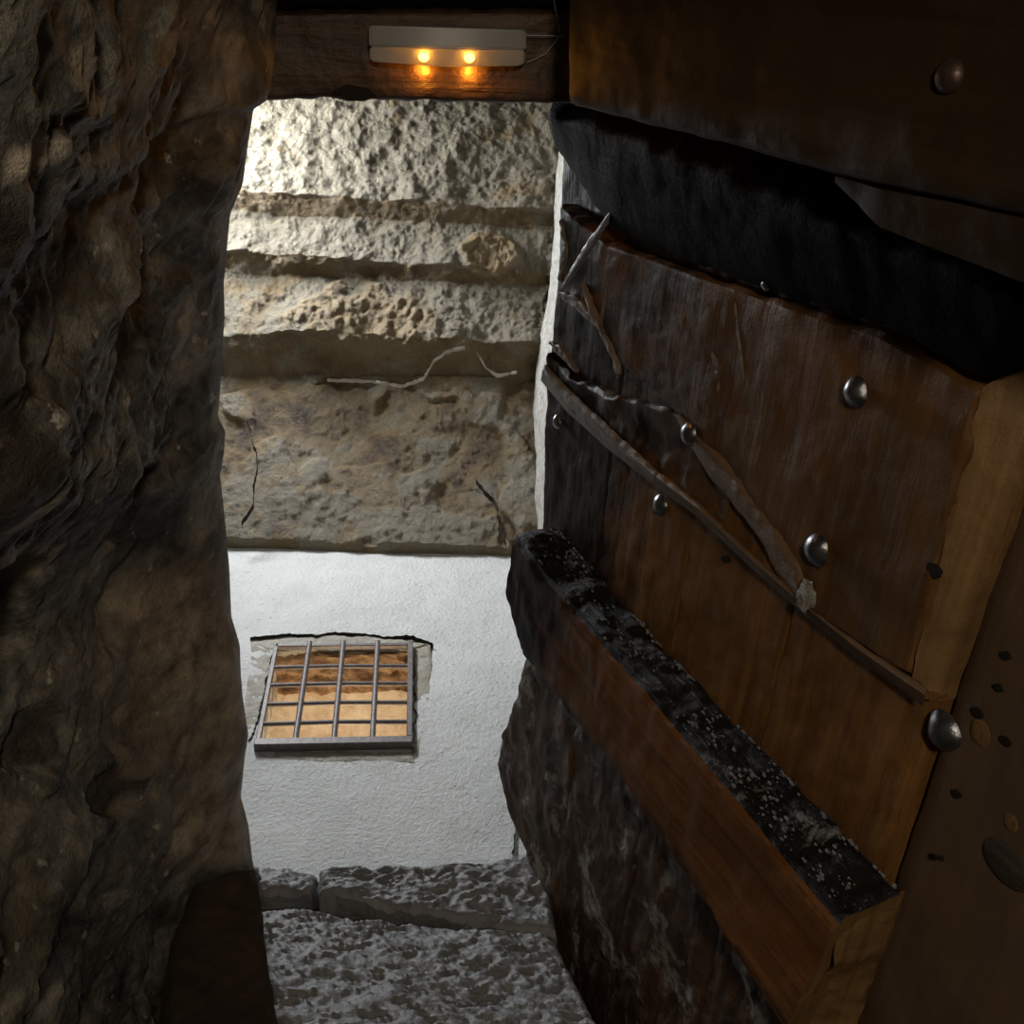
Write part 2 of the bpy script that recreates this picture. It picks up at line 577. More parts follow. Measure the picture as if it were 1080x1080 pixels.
def crack(pts, wd, y=YB - 0.018, nm='crack', parent=wall, plane=None, mt=M_crack):
    P = [(plane(*p) if plane else ony(p[0], p[1], y)) for p in pts]
    P = resample(P, 22 * (len(pts) - 1))
    bm = bmesh.new()
    prev = None
    for i, p in enumerate(P):
        j = Vector((noise.noise(p * 12), 0, noise.noise(p * 13 + Vector((4, 4, 4))))) * 0.018
        j += Vector((noise.noise(p * 45), 0, noise.noise(p * 47 + Vector((4, 4, 4))))) * 0.008
        h = wd * (0.15 + 1.3 * abs(noise.noise(p * 17))) * (0.04 + math.sin(math.pi * i / (len(P) - 1)))
        d = (P[min(i + 1, len(P) - 1)] - P[max(0, i - 1)]).normalized()
        s = d.cross((p - EYE).normalized()).normalized()
        r = [bm.verts.new(p + j + s * h), bm.verts.new(p + j - s * h), bm.verts.new(p + j + Vector((0, 0.03, 0)))]
        if prev:
            for k in range(3):
                bm.faces.new((prev[k], r[k], r[(k + 1) % 3], prev[(k + 1) % 3]))
        prev = r
    return finish(nm, bm, mt, parent)


crack([(264, 673), (300, 668), (335, 670), (352, 666), (378, 667), (410, 671), (436, 670), (457, 679)], 0.005)
crack([(288, 688), (281, 715), (276, 745), (268, 772), (262, 780)], 0.004)
crack([(436, 690), (437, 740), (437, 792)], 0.003)
crack([(545, 864), (543, 882), (541, 897)], 0.004)

# reveal of the opening, and the lit room behind it
tag(slab('soffit', [Vector((WX0 - .05, YB + 0.01, WZ1 - 0.034)), Vector((WX1 + .05, YB + 0.01, WZ1 - 0.034))],
     [Vector((WX0 - .05, YB + 0.23, WZ1 - 0.034)), Vector((WX1 + .05, YB + 0.23, WZ1 - 0.034))], 70, 26, (0, 0, -1), 0.16,
     M_rough_orange, wall, amp=0.022, freq=13, disp=lambda p, s, t: 0.025 * (noise.noise(Vector((p.x * 3, p.y * 26, 0))))), kind=None)
for sx, X in ((1, WX0), (-1, WX1)):
    slab('reveal', [Vector((X, YB + 0.005, WZ0)), Vector((X, YB + 0.005, WZ1))], [Vector((X, YB + 0.22, WZ0)), Vector((X, YB + 0.22, WZ1))],
         40, 14, (sx, 0, 0), 0.06, M_patch, wall, amp=0.012, freq=11)
bm = bmesh.new()
rx0, rx1, ry1, rz0, rz1 = -1.5, 0.7, 5.2, H + 3.0, H + 4.62
vs = [bm.verts.new(p) for p in ((rx0, YB + .23, rz0), (rx1, YB + .23, rz0), (rx1, ry1, rz0), (rx0, ry1, rz0),
                                (rx0, YB + .23, rz1), (rx1, YB + .23, rz1), (rx1, ry1, rz1), (rx0, ry1, rz1))]
for f in ((0, 1, 2, 3), (4, 5, 6, 7), (1, 2, 6, 5), (3, 0, 4, 7), (2, 3, 7, 6)):
    bm.faces.new([vs[i] for i in f])
tag(finish('ceiling_room', bm, M_room, None, False), 'pale plastered room lit orange behind the iron grille', kind='structure')
slab('beam_course', [Vector((rx0, YB + .23, WZ1 + 0.02)), Vector((rx1, YB + .23, WZ1 + 0.02))], [Vector((rx0, YB + .23, rz1)), Vector((rx1, YB + .23, rz1))],
     20, 6, (0, 1, 0), 0.01, M_rough_orange, wall, amp=0.015, freq=8)

# the iron grille
win = empty('window_grille', (WX0, YB - 0.02, WZ0))
tag(win, 'rusty iron grille of crossed round bars in the grey wall', 'window grille')
o0 = Vector((WX0, YB - 0.02, WZ0))


def gbox(name, lo, hi):
    bm = bmesh.new()
    box(bm, Vector(lo) - o0, Vector(hi) - o0)
    bmesh.ops.bevel(bm, geom=bm.edges[:], offset=0.003, segments=1, affect='EDGES')
    return finish(name, bm, M_iron, win)


fw = 0.018
gbox('frame_bar', (WX0 - .004, YB - .045, WZ0 - .012), (WX1 + .006, YB - .005, WZ0 + .030))
gbox('frame_bar', (WX0 + .004, YB - .035, WZ1 - fw - .012), (WX1 - fw, YB - .01, WZ1 - .008))
gbox('frame_bar', (WX0 - .002, YB - .035, WZ0 + .031), (WX0 + fw, YB - .01, WZ1))
gbox('frame_bar', (WX1 - fw, YB - .043, WZ0 + .031), (WX1 + .006, YB - .005, WZ1))
for k, px in enumerate(((311.8, 326.2), (352.4, 361.8), (392.9, 398.2))):
    a, b_ = ony(px[0], 782, YB - .02), ony(px[1], 684, YB - .02)
    bm = bmesh.new()
    tube(bm, [(Vector((a.x, YB - .032, WZ0 + .01)) - o0), Vector((b_.x, YB - .032, WZ1)) - o0], 0.0125, 12)
    finish('vertical_bar', bm, M_iron, win)
for py in (704, 722.5, 742.5, 763):
    z = ony(360, py, YB - .02).z
    bm = bmesh.new()
    tube(bm, [Vector((WX0, YB - .022, z)) - o0, Vector(((WX0 + WX1) / 2, YB - .024, z + .004)) - o0, Vector((WX1, YB - .022, z)) - o0], 0.0105, 12)
    finish('horizontal_bar', bm, M_iron, win)

# ------------------------------------------------------------------ setting: stepped underside of the upper stair (ochre plaster)
CX0, CX1 = -1.75, 1.0


def prof(rows):
    """rows: list of (image y at the left, image y at the right, kind) -> points from the wall up and towards us."""
    out = []
    for side in (0, 1):
        X = CX0 if side == 0 else CX1
        Y, Z = YB - 0.03, None
        pts = []
        for r in rows:
            y = r[side]
            d = ray(440, y)
            tn = d.z / d.y
            if Z is None:
                Z = Y * tn
            elif r[2] == 'face':
                t = (tn * Y - Z) / (1 + tn)
                Y, Z = Y - t, Z + t
            elif r[2] == 'steep':
                t = (tn * Y - Z) / (1 + tn * 0.6)
                Y, Z = Y - 0.6 * t, Z + t
            else:
                Y = Z / tn
            pts.append(Vector((X, Y, Z + H)))
        out.append(pts)
    return out


rows = [(566, 586, 'start'), (398, 398, 'face'), (352, 360, 'soffit'), (288, 300, 'face'), (262, 288, 'soffit'), (224, 240, 'face'),
        (196, 224, 'soffit'), (60, 60, 'face'), (-60, -60, 'face')]
PL, PR = prof(rows)


def ceil_at(y, side=0.7):
    """point of the undisplaced stair underside seen at image height y -> its Y"""
    best = None
    for k in range(len(rows) - 1):
        ya = rows[k][0] + (rows[k][1] - rows[k][0]) * side
        yb = rows[k + 1][0] + (rows[k + 1][1] - rows[k + 1][0]) * side
        if min(ya, yb) <= y <= max(ya, yb):
            t = (y - ya) / (yb - ya)
            return PL[k].lerp(PR[k], side).lerp(PL[k + 1].lerp(PR[k + 1], side), t)
    return PL[-1].lerp(PR[-1], side)


def build_ceiling():
    nS = 330
    X = [CX0 + (CX1 - CX0) * i / nS for i in range(nS + 1)]
    ts = []
    for k in range(len(rows) - 1):
        L = (PL[k + 1] - PL[k]).length
        n = max(6, int(L / 0.0085))
        ts += [(k, j / n) for j in range(n)]
    ts.append((len(rows) - 2, 1.0))
    ts = [(-1, 0)] + ts
    D = Vector((0, -0.75, -0.66))
    bm = bmesh.new()
    lay = bm.verts.layers.float_color.new('tone')
    g = []
    centre = ceil_at(268)
    c_round = ony(515, 268, centre.y)
    c_lump = ony(385, 342, ceil_at(345).y)
    for x in X:
        f = (x - CX0) / (CX1 - CX0)
        colv = []
        for k, t in ts:
            if k < 0:
                p = PL[0].lerp(PR[0], f)
                v = bm.verts.new((p.x, YB + 0.03, p.z))
                v[lay] = (0.3, 0, 0, 1)
                colv.append(v)
                continue
            p = PL[k].lerp(PR[k], f).lerp(PL[k + 1].lerp(PR[k + 1], f), t)
            kind = rows[k + 1][2]
            d = 0.026 * fbm(p, 2.6, 5, 0.55) + (0.008 if k == 0 else 0.014) * fbm(p, 12, 4, 0.68)
            wave = 0.05 * noise.noise(Vector((x * 2.3, k // 2, 3))) + 0.022 * noise.noise(Vector((x * 9, k // 2, 7)))
            g_lip = smooth(t, 0.0, 0.5) if kind == 'soffit' else 1 - smooth(t, 0, 0.6)
            if k > 0:
                d += wave * g_lip * (1.3 if k < 4 else 0.9)
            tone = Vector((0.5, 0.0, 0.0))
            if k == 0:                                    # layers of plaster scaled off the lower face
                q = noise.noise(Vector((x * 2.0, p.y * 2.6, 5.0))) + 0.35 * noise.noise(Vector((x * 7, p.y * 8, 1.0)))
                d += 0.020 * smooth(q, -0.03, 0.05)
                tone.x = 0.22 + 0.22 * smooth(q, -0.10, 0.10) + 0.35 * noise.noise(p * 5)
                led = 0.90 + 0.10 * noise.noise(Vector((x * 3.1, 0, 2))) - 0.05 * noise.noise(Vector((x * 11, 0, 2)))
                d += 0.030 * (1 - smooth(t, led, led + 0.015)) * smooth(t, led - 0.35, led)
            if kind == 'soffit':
                tone.x = 0.05 + 0.4 * (0.5 + 0.5 * noise.noise(p * 7))  # soffits get a darker colour that paints in their shade
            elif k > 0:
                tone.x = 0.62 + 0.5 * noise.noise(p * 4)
            e = ((x - c_round.x) / 0.15) ** 2 + ((p.y - c_round.y) / 0.10) ** 2 + 0.5 * noise.noise(p * 14)
            if e < 1.2:
                m_ = 1 - smooth(e, 0.8, 1.2)
                d += 0.03 * m_ * (1 if e > 0.35 else 0.55)
                tone.y = m_
            e = ((x - c_lump.x) / 0.42) ** 2 + ((p.y - c_lump.y) / 0.16) ** 2 + 0.7 * noise.noise(p * 9)
            if e < 1.2:
                m_ = 1 - smooth(e, 0.6, 1.2)
                cell = noise.cell(p * 11)
                d += m_ * (0.02 + 0.03 * abs(noise.noise(p * 15)))
                tone.y = max(tone.y, m_ * 0.8)
            if k == 0:
                d *= smooth(t, 0.0, 0.02)
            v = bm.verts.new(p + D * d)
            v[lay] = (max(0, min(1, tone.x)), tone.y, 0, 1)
            colv.append(v)
        g.append(colv)
    for a, b_ in zip(g, g[1:]):
        for j in range(len(ts) - 1):
            bm.faces.new((a[j], b_[j], b_[j + 1], a[j + 1]))
    # back of the shell
    o = finish('ceiling', bm, M_vault, None, True, 60)
    return tag(o, 'stepped ochre plaster underside of the stair above', kind='structure')


ceiling = build_ceiling()
for pts, wd in (([(262, 440), (270, 490), (267, 530), (255, 552)], 0.005), ([(500, 505), (522, 530), (533, 572)], 0.007)):
    crack(pts, wd, nm='crack', parent=ceiling, plane=lambda x, y: ony(x, y, ceil_at(y).y - 0.03))
# highlight on the broken plaster ledge, put in as a pale ridge
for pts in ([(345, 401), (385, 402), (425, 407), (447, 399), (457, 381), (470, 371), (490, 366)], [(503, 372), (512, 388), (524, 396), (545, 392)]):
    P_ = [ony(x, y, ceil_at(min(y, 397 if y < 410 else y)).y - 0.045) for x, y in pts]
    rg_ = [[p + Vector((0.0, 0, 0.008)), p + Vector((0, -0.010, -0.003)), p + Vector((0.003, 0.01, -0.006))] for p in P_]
    loft('edge_highlight', rg_, 90, 3, [M_edge], [0, 0, 0], ceiling, 0.007, 30, 3)
# ------------------------------------------------------------------ setting: right wall of the upper shaft (white, seen as a sliver)
A = [0] + [ony(x, y, ceil_at(y).y - 0.02) for x, y in ((565, 566), (565, 545), (565, 470), (566, 400), (572, 340), (581, 280), (587, 200), (589, 150), (591, 70))]
A[1] = Vector((A[1].x, YB + 0.05, A[1].z))
bm = bmesh.new()
top = resample(A[1:], 60)
rows_ = []
for i, p in enumerate(top):
    colv = []
    for j in range(41):
        z = (H + 1.75) + (p.z - H - 1.75) * j / 40
        q = Vector((p.x, p.y, z))
        q.x += 0.02 * fbm(q, 4, 4)
        colv.append(bm.verts.new(q))
    rows_.append(colv)
for a, b_ in zip(rows_, rows_[1:]):
    for j in range(40):
        bm.faces.new((a[j], b_[j], b_[j + 1], a[j + 1]))
tag(finish('wall_right', bm, M_white), 'white limewashed side wall seen as a bright sliver beyond the trapdoor', kind='structure')

# left wall of the upper shaft with the slit the daylight comes through
bm = bmesh.new()
XL = -1.7
ys = [-1.2, 0.2, 1.3, YB + .1]
zs = [ZR, H + 5.7, H + 6.7, H + 8.2]
for i in range(3):
    for k in range(3):
        if i == 1 and k == 1:
            continue
        bm.faces.new([bm.verts.new(p) for p in ((XL, ys[i], zs[k]), (XL, ys[i + 1], zs[k]), (XL, ys[i + 1], zs[k + 1]), (XL, ys[i], zs[k + 1]))])
tag(finish('wall_upper', bm, M_grey), 'side wall of the upper shaft with a daylight slit', kind='structure')

# ------------------------------------------------------------------ setting: rough stone wall on the left, carrying the hatch rim
sil = [(330, -220), (305, -60), (292, 0), (290, 60), (284, 100), (268, 112), (262, 150), (256, 195), (243, 225), (240, 255), (236, 300),
       (237, 330), (233, 400), (230, 440), (238, 455), (236, 480), (232, 500), (237, 545), (242, 600), (244, 650), (253, 680),
       (254, 710), (256, 735), (262, 775), (258, 800), (254, 840), (262, 870), (266, 905), (268, 915), (276, 925), (287, 990), (296, 1060), (306, 1180), (320, 1300)]
rim = [onz(x, y, ZR) for x, y in sil]


def ldisp(p, s, t):
    d = 0.040 * fbm(p, 2.2, 6, 0.6)
    k = min(1, t / 0.06)
    r = 1 - abs(noise.noise(Vector((p.x * 3, p.y * 5.0, p.z * 2.0))))          # ridges like stone beds
    d += 0.030 * (r * r - 0.6)
    c = noise.noise(Vector((p.x, p.y * 3.1, p.z * 3.3)) + Vector((2.2, 1, 5)))
    d -= 0.05 * max(0, c - 0.28)
    d += 0.016 * (0.4 - abs(noise.noise(p * 11))) + 0.010 * (0.4 - abs(noise.noise(p * 27 + Vector((5, 2, 1))))) + 0.005 * fbm(p, 50, 2)
    x, y = project(p)
    over = (0.03 + 0.09 * smooth(y, 500, 640)) * smooth(t, 0.0, 0.10)
    wob = 0.35 * noise.noise(p * 9)
    for cx, cy, rx, ry, dep in LFEAT:
        e = ((x - cx) / rx) ** 2 + ((y - cy) / ry) ** 2 + wob
        if e < 1.15:
            d -= dep * (1 - smooth(e, 0.55, 1.15))
    lx = lline(y) + 14 * noise.noise(Vector((0, y * 0.02, 1)))
    d += 0.022 * (1 - smooth(x, lx - 3, lx + 6)) * smooth(x, lx - 60, lx)
    return d * k - over


LFEAT = [(105, 645, 40, 62, 0.07), (80, 128, 22, 20, 0.018), (115, 150, 34, 22, 0.012), (184, 530, 22, 44, 0.03), (200, 830, 14, 30, 0.03), (150, 770, 16, 34, 0.02)]


def lline(y):
    P = [(-300, 10), (340, 34), (560, 50), (640, 66), (720, 78), (880, 98), (1000, 106), (1500, 120)]
    for (ya, xa), (yb, xb) in zip(P, P[1:]):
        if y <= yb:
            return xa + (xb - xa) * (y - ya) / (yb - ya)
    return 120


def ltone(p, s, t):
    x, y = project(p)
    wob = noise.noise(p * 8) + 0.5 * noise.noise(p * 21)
    r = (1 - smooth(t + 0.05 * wob, 0.05, 0.16)) * smooth(y, 560, 660) * (1 - smooth(y, 900, 925)) * 0.9  # tan strip paints in the bounced light along the rim
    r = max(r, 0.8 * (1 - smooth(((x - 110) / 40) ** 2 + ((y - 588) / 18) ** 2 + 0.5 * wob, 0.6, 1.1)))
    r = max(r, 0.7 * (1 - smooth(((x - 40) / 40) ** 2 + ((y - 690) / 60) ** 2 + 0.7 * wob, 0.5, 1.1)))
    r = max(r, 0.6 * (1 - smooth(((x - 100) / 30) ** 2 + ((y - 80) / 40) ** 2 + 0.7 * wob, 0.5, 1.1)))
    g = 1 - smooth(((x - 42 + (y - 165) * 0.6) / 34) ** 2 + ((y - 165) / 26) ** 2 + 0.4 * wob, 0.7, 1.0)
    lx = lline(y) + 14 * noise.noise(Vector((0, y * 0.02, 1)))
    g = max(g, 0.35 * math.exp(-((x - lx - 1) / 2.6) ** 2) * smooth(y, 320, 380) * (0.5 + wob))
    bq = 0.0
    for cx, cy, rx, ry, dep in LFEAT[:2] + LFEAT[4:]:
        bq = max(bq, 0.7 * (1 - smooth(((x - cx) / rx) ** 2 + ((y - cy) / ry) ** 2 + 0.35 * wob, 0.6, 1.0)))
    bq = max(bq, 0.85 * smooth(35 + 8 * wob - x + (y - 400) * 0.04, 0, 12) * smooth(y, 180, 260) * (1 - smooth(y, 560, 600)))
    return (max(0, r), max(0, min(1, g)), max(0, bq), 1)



out = [p + Vector((-0.20, 0.0, -2.3)) for p in rim]
mid = None
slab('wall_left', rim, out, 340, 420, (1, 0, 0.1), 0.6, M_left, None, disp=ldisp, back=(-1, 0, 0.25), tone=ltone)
WL = bpy.data.objects['wall_left']
tag(WL, 'rough dark damp stone wall beside the hatch', kind='structure')

# ------------------------------------------------------------------ setting: hewn stones closing the far end of the hatch
ws = empty('wall_front', (0, 1.62, ZR - 0.5))
tag(ws, 'grey hewn stone wall at the far rim of the hatch', kind='structure')
YS = 1.64


def sdisp(p, s, t):
    a = noise.noise(Vector((p.x * 20 + p.z * 14, 0, p.z * 46 - p.x * 10)))
    b_ = noise.noise(Vector((p.x * 48 + p.z * 24, 3, p.z * 90 - p.x * 20)))
    a = 0.55 - 1.6 * abs(a)
    b_ = 0.4 - 1.4 * abs(b_)
    return 0.010 * a + 0.005 * b_ + 0.010 * fbm(p, 6, 3)


def stone(A, B, n1, n2, Y, thick, seed, edge=0.02, N=(0, -1, 0.6), back=(0, 1, 0), lean=0.05):
    o = slab('stone', [ony(x, y, Y) for x, y in A], [ony(x, y, Y - lean) for x, y in B], n1, n2, N, thick, M_sill, ws, disp=sdisp,
             edge=edge, jitter=0.006, jfreq=18, seed=seed, back=back)
    o.matrix_parent_inverse = Matrix.Translation((0, -1.62, -(ZR - 0.5)))
    return o


stone([(255, 916), (300, 915), (336, 924)], [(255, 938), (300, 936), (330, 936)], 60, 24, YS + 0.02, 0.3, 1)
stone([(336, 914), (380, 911), (450, 913), (510, 909), (552, 903), (572, 901)], [(338, 936), (372, 944), (440, 958), (520, 974), (570, 982), (588, 984)],
      150, 50, YS, 0.35, 2, 0.016)
stone([(255, 958), (330, 960), (372, 968), (440, 974), (520, 983), (560, 987), (584, 988)], [(255, 1190), (330, 1190), (372, 1190), (440, 1190), (520, 1190), (600, 1190), (690, 1190)],
      230, 130, YS - 0.04, 0.35, 3, 0.018, lean=0.28)
bm = bmesh.new()
box(bm, (-0.6, YS + 0.16, ZR - 0.8), (0.62, YS + 0.5, ZR - 0.06))
o = finish('mortar_bed', bm, M_dark, ws)
o.matrix_parent_inverse = Matrix.Translation((0, -1.62, -(ZR - 0.5)))

# dark block standing in the left corner below the rim
Yd = 1.15
slab('corner_stone', [ony(x, y, Yd) for x, y in ((205, 925), (180, 990), (172, 1080), (165, 1200))],
     [ony(x, y, Yd) for x, y in ((272, 908), (280, 960), (297, 1080), (312, 1200))], 60, 30, (0.2, -1, 0.1), 0.10, M_dark, WL,
     amp=0.01, freq=9, edge=0.02, jitter=0.005)

# the dark stair shaft around and below: side wall, floor, slab over the near side (outside the frame)
def shell(name, lo, hi, label):
    bm = bmesh.new()
    box(bm, lo, hi)
    tag(finish(name, bm, M_shell, None, False), label, kind='structure')


shell('wall_side', (0.98, -1.8, 0.0), (1.15, 2.2, ZR + 0.3), 'dark stone side wall of the stair shaft behind the trapdoor')
shell('floor', (-1.7, -1.8, -0.12), (1.15, 2.2, 0.0), 'dark stone floor of the stair shaft')
shell('ceiling_near', (-1.7, -1.8, ZR + 0.17), (1.15, -0.12, ZR + 0.32), 'dark stone slab over the near side of the hatch')

# ------------------------------------------------------------------ lintel over the near side of the hatch
lint = empty('lintel_beam', (0, 0.1, ZR))
tag(lint, 'dark timber lintel over the hatch carrying the small amber lamp', 'beam')
inv = Matrix.Translation((0, -0.1, -ZR))
lo = [onz(x, y, ZR) for x, y in ((225, 108), (300, 106), (340, 104), (365, 107), (420, 106), (480, 108), (540, 110), (600, 110), (680, 118))]
up = [onz(x, y, ZR) for x, y in ((225, 15), (300, 14), (340, 13), (365, 13), (420, 12), (480, 12), (540, 12), (600, 12), (680, 14))]
o = slab('beam', lo, up, 160, 40, (0, 0, -1), 0.16, M_lintel, lint, amp=0.004, freq=14, edge=0.008, jitter=0.003, jfreq=40)
o.matrix_parent_inverse = inv
lo2 = [onz(x, y, ZR + 0.03) for x, y in ((225, 10), (480, 8), (680, 10))]
up2 = [onz(x, y, ZR + 0.03) for x, y in ((225, -160), (480, -160), (680, -160))]
o = slab('gap_shade_board', lo2, up2, 60, 30, (0, 0, -1), 0.12, M_black, lint, amp=0.004, freq=14, edge=0.006)  # near-black board painting in the shade of the gap behind the beam
o.matrix_parent_inverse = inv
# notch gouged out of the beam
nk = slab('gouge', [onz(x, y, ZR - 0.006) for x, y in ((350, 97), (366, 89), (390, 93), (398, 101))],
          [onz(x, y, ZR - 0.006) for x, y in ((350, 98), (366, 106), (384, 107), (398, 102))], 24, 8, (0, 0, -1), 0.004, M_hole, lint, amp=0.001, freq=60)
nk.matrix_parent_inverse = inv

# ------------------------------------------------------------------ small emergency lamp under the lintel
lampo = empty('emergency_light', onz(472, 47, ZR - 0.01))
tag(lampo, 'small greyed white plastic light with two amber bulbs under the lintel', 'light')
L0 = lampo.location.copy()


def lpx(x, y, z):
    return onz(x, y, z) - L0


ZA, ZB = ZR - 0.004, ZR - 0.040
rings = []
for f_, in ((0,), (1,)):
    pass


def lamp_loft(name, secs, mt, n=24):
    bm = bmesh.new()
    g = []
    for s in secs:
        g.append([bm.verts.new(p) for p in s])
    k = len(secs[0])
    for a, b_ in zip(g, g[1:]):
        for j in range(k):
            bm.faces.new((a[j], a[(j + 1) % k], b_[(j + 1) % k], b_[j]))
    bm.faces.new(g[0])
    bm.faces.new(g[-1])
    bmesh.ops.bevel(bm, geom=bm.edges[:], offset=0.002, segments=2, affect='EDGES')
    return finish(name, bm, mt, lampo, True, 35)


secs = []
for x, ins in ((389, 0.004), (395, 0), (470, 0), (549, 0), (555, 0.004)):
    yt, yb = 25 + (x - 389) * 0.030, 49 + (x - 389) * 0.024
    secs.append([lpx(x, yt, ZA), lpx(x, yt + 2, ZB + ins), lpx(x, yb, ZB - 0.004 + ins), lpx(x, yb + 1, ZA)])
lamp_loft('housing', secs, M_housing)
secs = []
for x, ins in ((390, 0.004), (396, 0), (470, 0), (548, 0), (554, 0.004)):
    yb = 49.5 + (x - 389) * 0.024
    yl = 63 + 8 * math.sin(min(1, max(0, (x - 385) / 60)) * math.pi / 2) - (x > 548) * 3 - max(0, x - 500) * 0.03
    secs.append([lpx(x, yb + 1, ZA), lpx(x, yb, ZB - 0.003 + ins), lpx(x, yl, ZB + 0.010 + ins), lpx(x, yl - 2, ZA)])
lens = lamp_loft('lens', secs, M_lens)
for x, y in ((447, 60), (495, 61)):
    bm = bmesh.new()
    bmesh.ops.create_uvsphere(bm, u_segments=16, v_segments=10, radius=0.0058)
    p = lpx(x, y, ZB - 0.004)
    for q in bm.verts:
        q.co = Vector((q.co.x * 1.15, q.co.y, q.co.z * 0.9)) + p
    finish('led_bulb', bm, M_led, lens)
    lg = lamp('led_glow', 'POINT', onz(x, y + 15, ZR - 0.008), 0.16, (1.0, 0.36, 0.03), None, 0.005)

# ------------------------------------------------------------------ the trapdoor
u = (R @ Vector((-540, 640, -F))).normalized()
v_ = (R @ Vector((-159, -2710, -F))).normalized()
n_ = u.cross(v_).normalized()
v_ = n_.cross(u)
P0 = EYE + ray(955, 940) * 1.15
MD = Matrix((u, v_, n_)).transposed().to_4x4()
MD.translation = P0
MDI = MD.inverted()


def dp(x, y, c=0.0):
    """pixel -> door coordinates on the plane c in front of the planks"""
    d = ray(x, y)
    o = P0 + n_ * c
    p = EYE + d * ((o - EYE).dot(n_) / d.dot(n_))
    return MDI @ p


door = empty('trapdoor', mat=MD)
tag(door, 'heavy old oak trapdoor swung open, studded with iron nails', 'trapdoor')
NZ = (0, 0, 1)
free = [(594, 100), (593, 160), (592, 200), (589, 270), (584, 340), (577, 400), (574, 470), (572, 545), (566, 640), (553, 700), (545, 735), (528, 780),
        (525, 810), (535, 850), (557, 905), (556, 930), (566, 965), (590, 1030), (640, 1120), (690, 1200)]
fr = [dp(*p) for p in free]


def free_a(b):
    for p, q in zip(fr, fr[1:]):
        if p.y <= b <= q.y:
            return p.x + (q.x - p.x) * (b - p.y) / (q.y - p.y)
    return fr[0].x if b < fr[0].y else fr[-1].x


b0, b1, b2 = -0.66, 0.13, 1.0
cuts = [0.035, 0.265, 0.49, 0.725, None]
for (ba, bb, mt, nm, am) in ((b0, b1, M_plank, 'plank', 0.0025), (b1, b2, M_rot, 'rotten_plank', 0.006)):
    for i in range(4):
        a0, a1 = cuts[i] + 0.0004, cuts[i + 1]
        bs2 = [ba + (bb - ba) * k / 40 for k in range(41)]
        A = [Vector((a0, b, 0)) for b in bs2]
        B = [Vector((a1 - 0.0004 if a1 else max(a0 + 0.02, free_a(b)), b, 0)) for b in bs2]
        slab(nm, A, B, 110, 40, NZ, 0.045, mt, door, amp=am, freq=18, edge=0.0015, jitter=0.004 if i == 3 else 0.0005, jfreq=30, seed=i + 1)

# wide board across the planks, split along its lower edge
C1 = 0.026
m_up = [(590, 215), (640, 257), (720, 285), (800, 312), (930, 352), (1035, 410)]
m_split0 = [(574, 372), (600, 398), (640, 418), (680, 424), (715, 438)]
m_split = [(590, 312), (625, 338), (655, 385), (715, 438), (752, 490), (790, 540), (826, 592), (845, 640), (900, 678), (960, 715)]
wide_board = slab('wide_board', [dp(x, y, C1) for x, y in m_up], [dp(x, y, C1) for x, y in m_split], 150, 60, NZ, 0.03, M_board, door, amp=0.0035, freq=11,
     edge=0.006, jitter=0.006, jfreq=28, seed=3)
m_low = [(572, 398), (600, 432), (640, 468), (690, 508), (735, 540), (790, 592), (850, 645), (905, 690), (975, 742)]
split_board = slab('split_board', [dp(x, y, C1 - 0.006) for x, y in m_split0 + m_split[4:]], [dp(x, y, C1 - 0.006) for x, y in m_low], 150, 30, NZ, 0.022, M_board, door,
     amp=0.005, freq=16, edge=0.006, jitter=0.006, jfreq=30, seed=5,
     disp=lambda p, s, t: -0.010 * math.sin(math.pi * t) * (1 if s > 0.35 else 0.3))
# worn pale lip along the split board's lower edge, and the splintered ridge above it
rgs = []
for (x, y), wd in zip(m_low, (15, 20, 19, 13, 10, 9, 8, 11, 18)):
    rgs.append([dp(x - 2, y + 4, C1 - 0.012), dp(x, y - wd * 0.5, C1 + 0.003), dp(x + 3, y - wd, C1 - 0.004)])
loft('worn_lip', rgs[:4], 70, 3, [M_worn], [0, 0, 0], split_board, 0.0018, 40, 2)
loft('worn_lip', rgs[3:], 90, 3, [M_lip], [0, 0, 0], split_board, 0.0014, 40, 5)
rg = [(715, 437), (740, 470), (775, 512), (800, 545), (822, 575), (838, 610), (850, 640)]
rgs = [[dp(x - wd, y + 3, C1 - 0.006), dp(x, y, C1 + 0.005), dp(x + wd, y - 3, C1 - 0.004)] for (x, y), wd in zip(rg, (3, 12, 18, 15, 17, 15, 8))]
loft('splinter_ridge', rgs, 80, 4, [M_lip], [0, 0, 0], split_board, 0.0035, 30, 6)
# torn flakes of wood at the free end of the boards
def flake(pts, wd, c, mt, k):
    P = resample([dp(x, y, c) for x, y in pts], 16)
    A, B = [], []
    for i, p in enumerate(P):
        d = (P[min(16, i + 1)] - P[max(0, i - 1)]).normalized()
        sd = Vector((-d.y, d.x, 0)) * wd * 0.0012 * math.sin(math.pi * (0.06 + 0.88 * i / 16)) ** 0.7
        sd *= 1 + 0.5 * noise.noise(p * 70 + Vector((k, 0, 0)))
        A.append(p + sd)
        B.append(p - sd * (0.6 + 0.5 * noise.noise(p * 40)))
    slab('flake', A, B, 40, 6, NZ, 0.006, mt, wide_board, amp=0.0012, freq=70, edge=0.0015, seed=k)


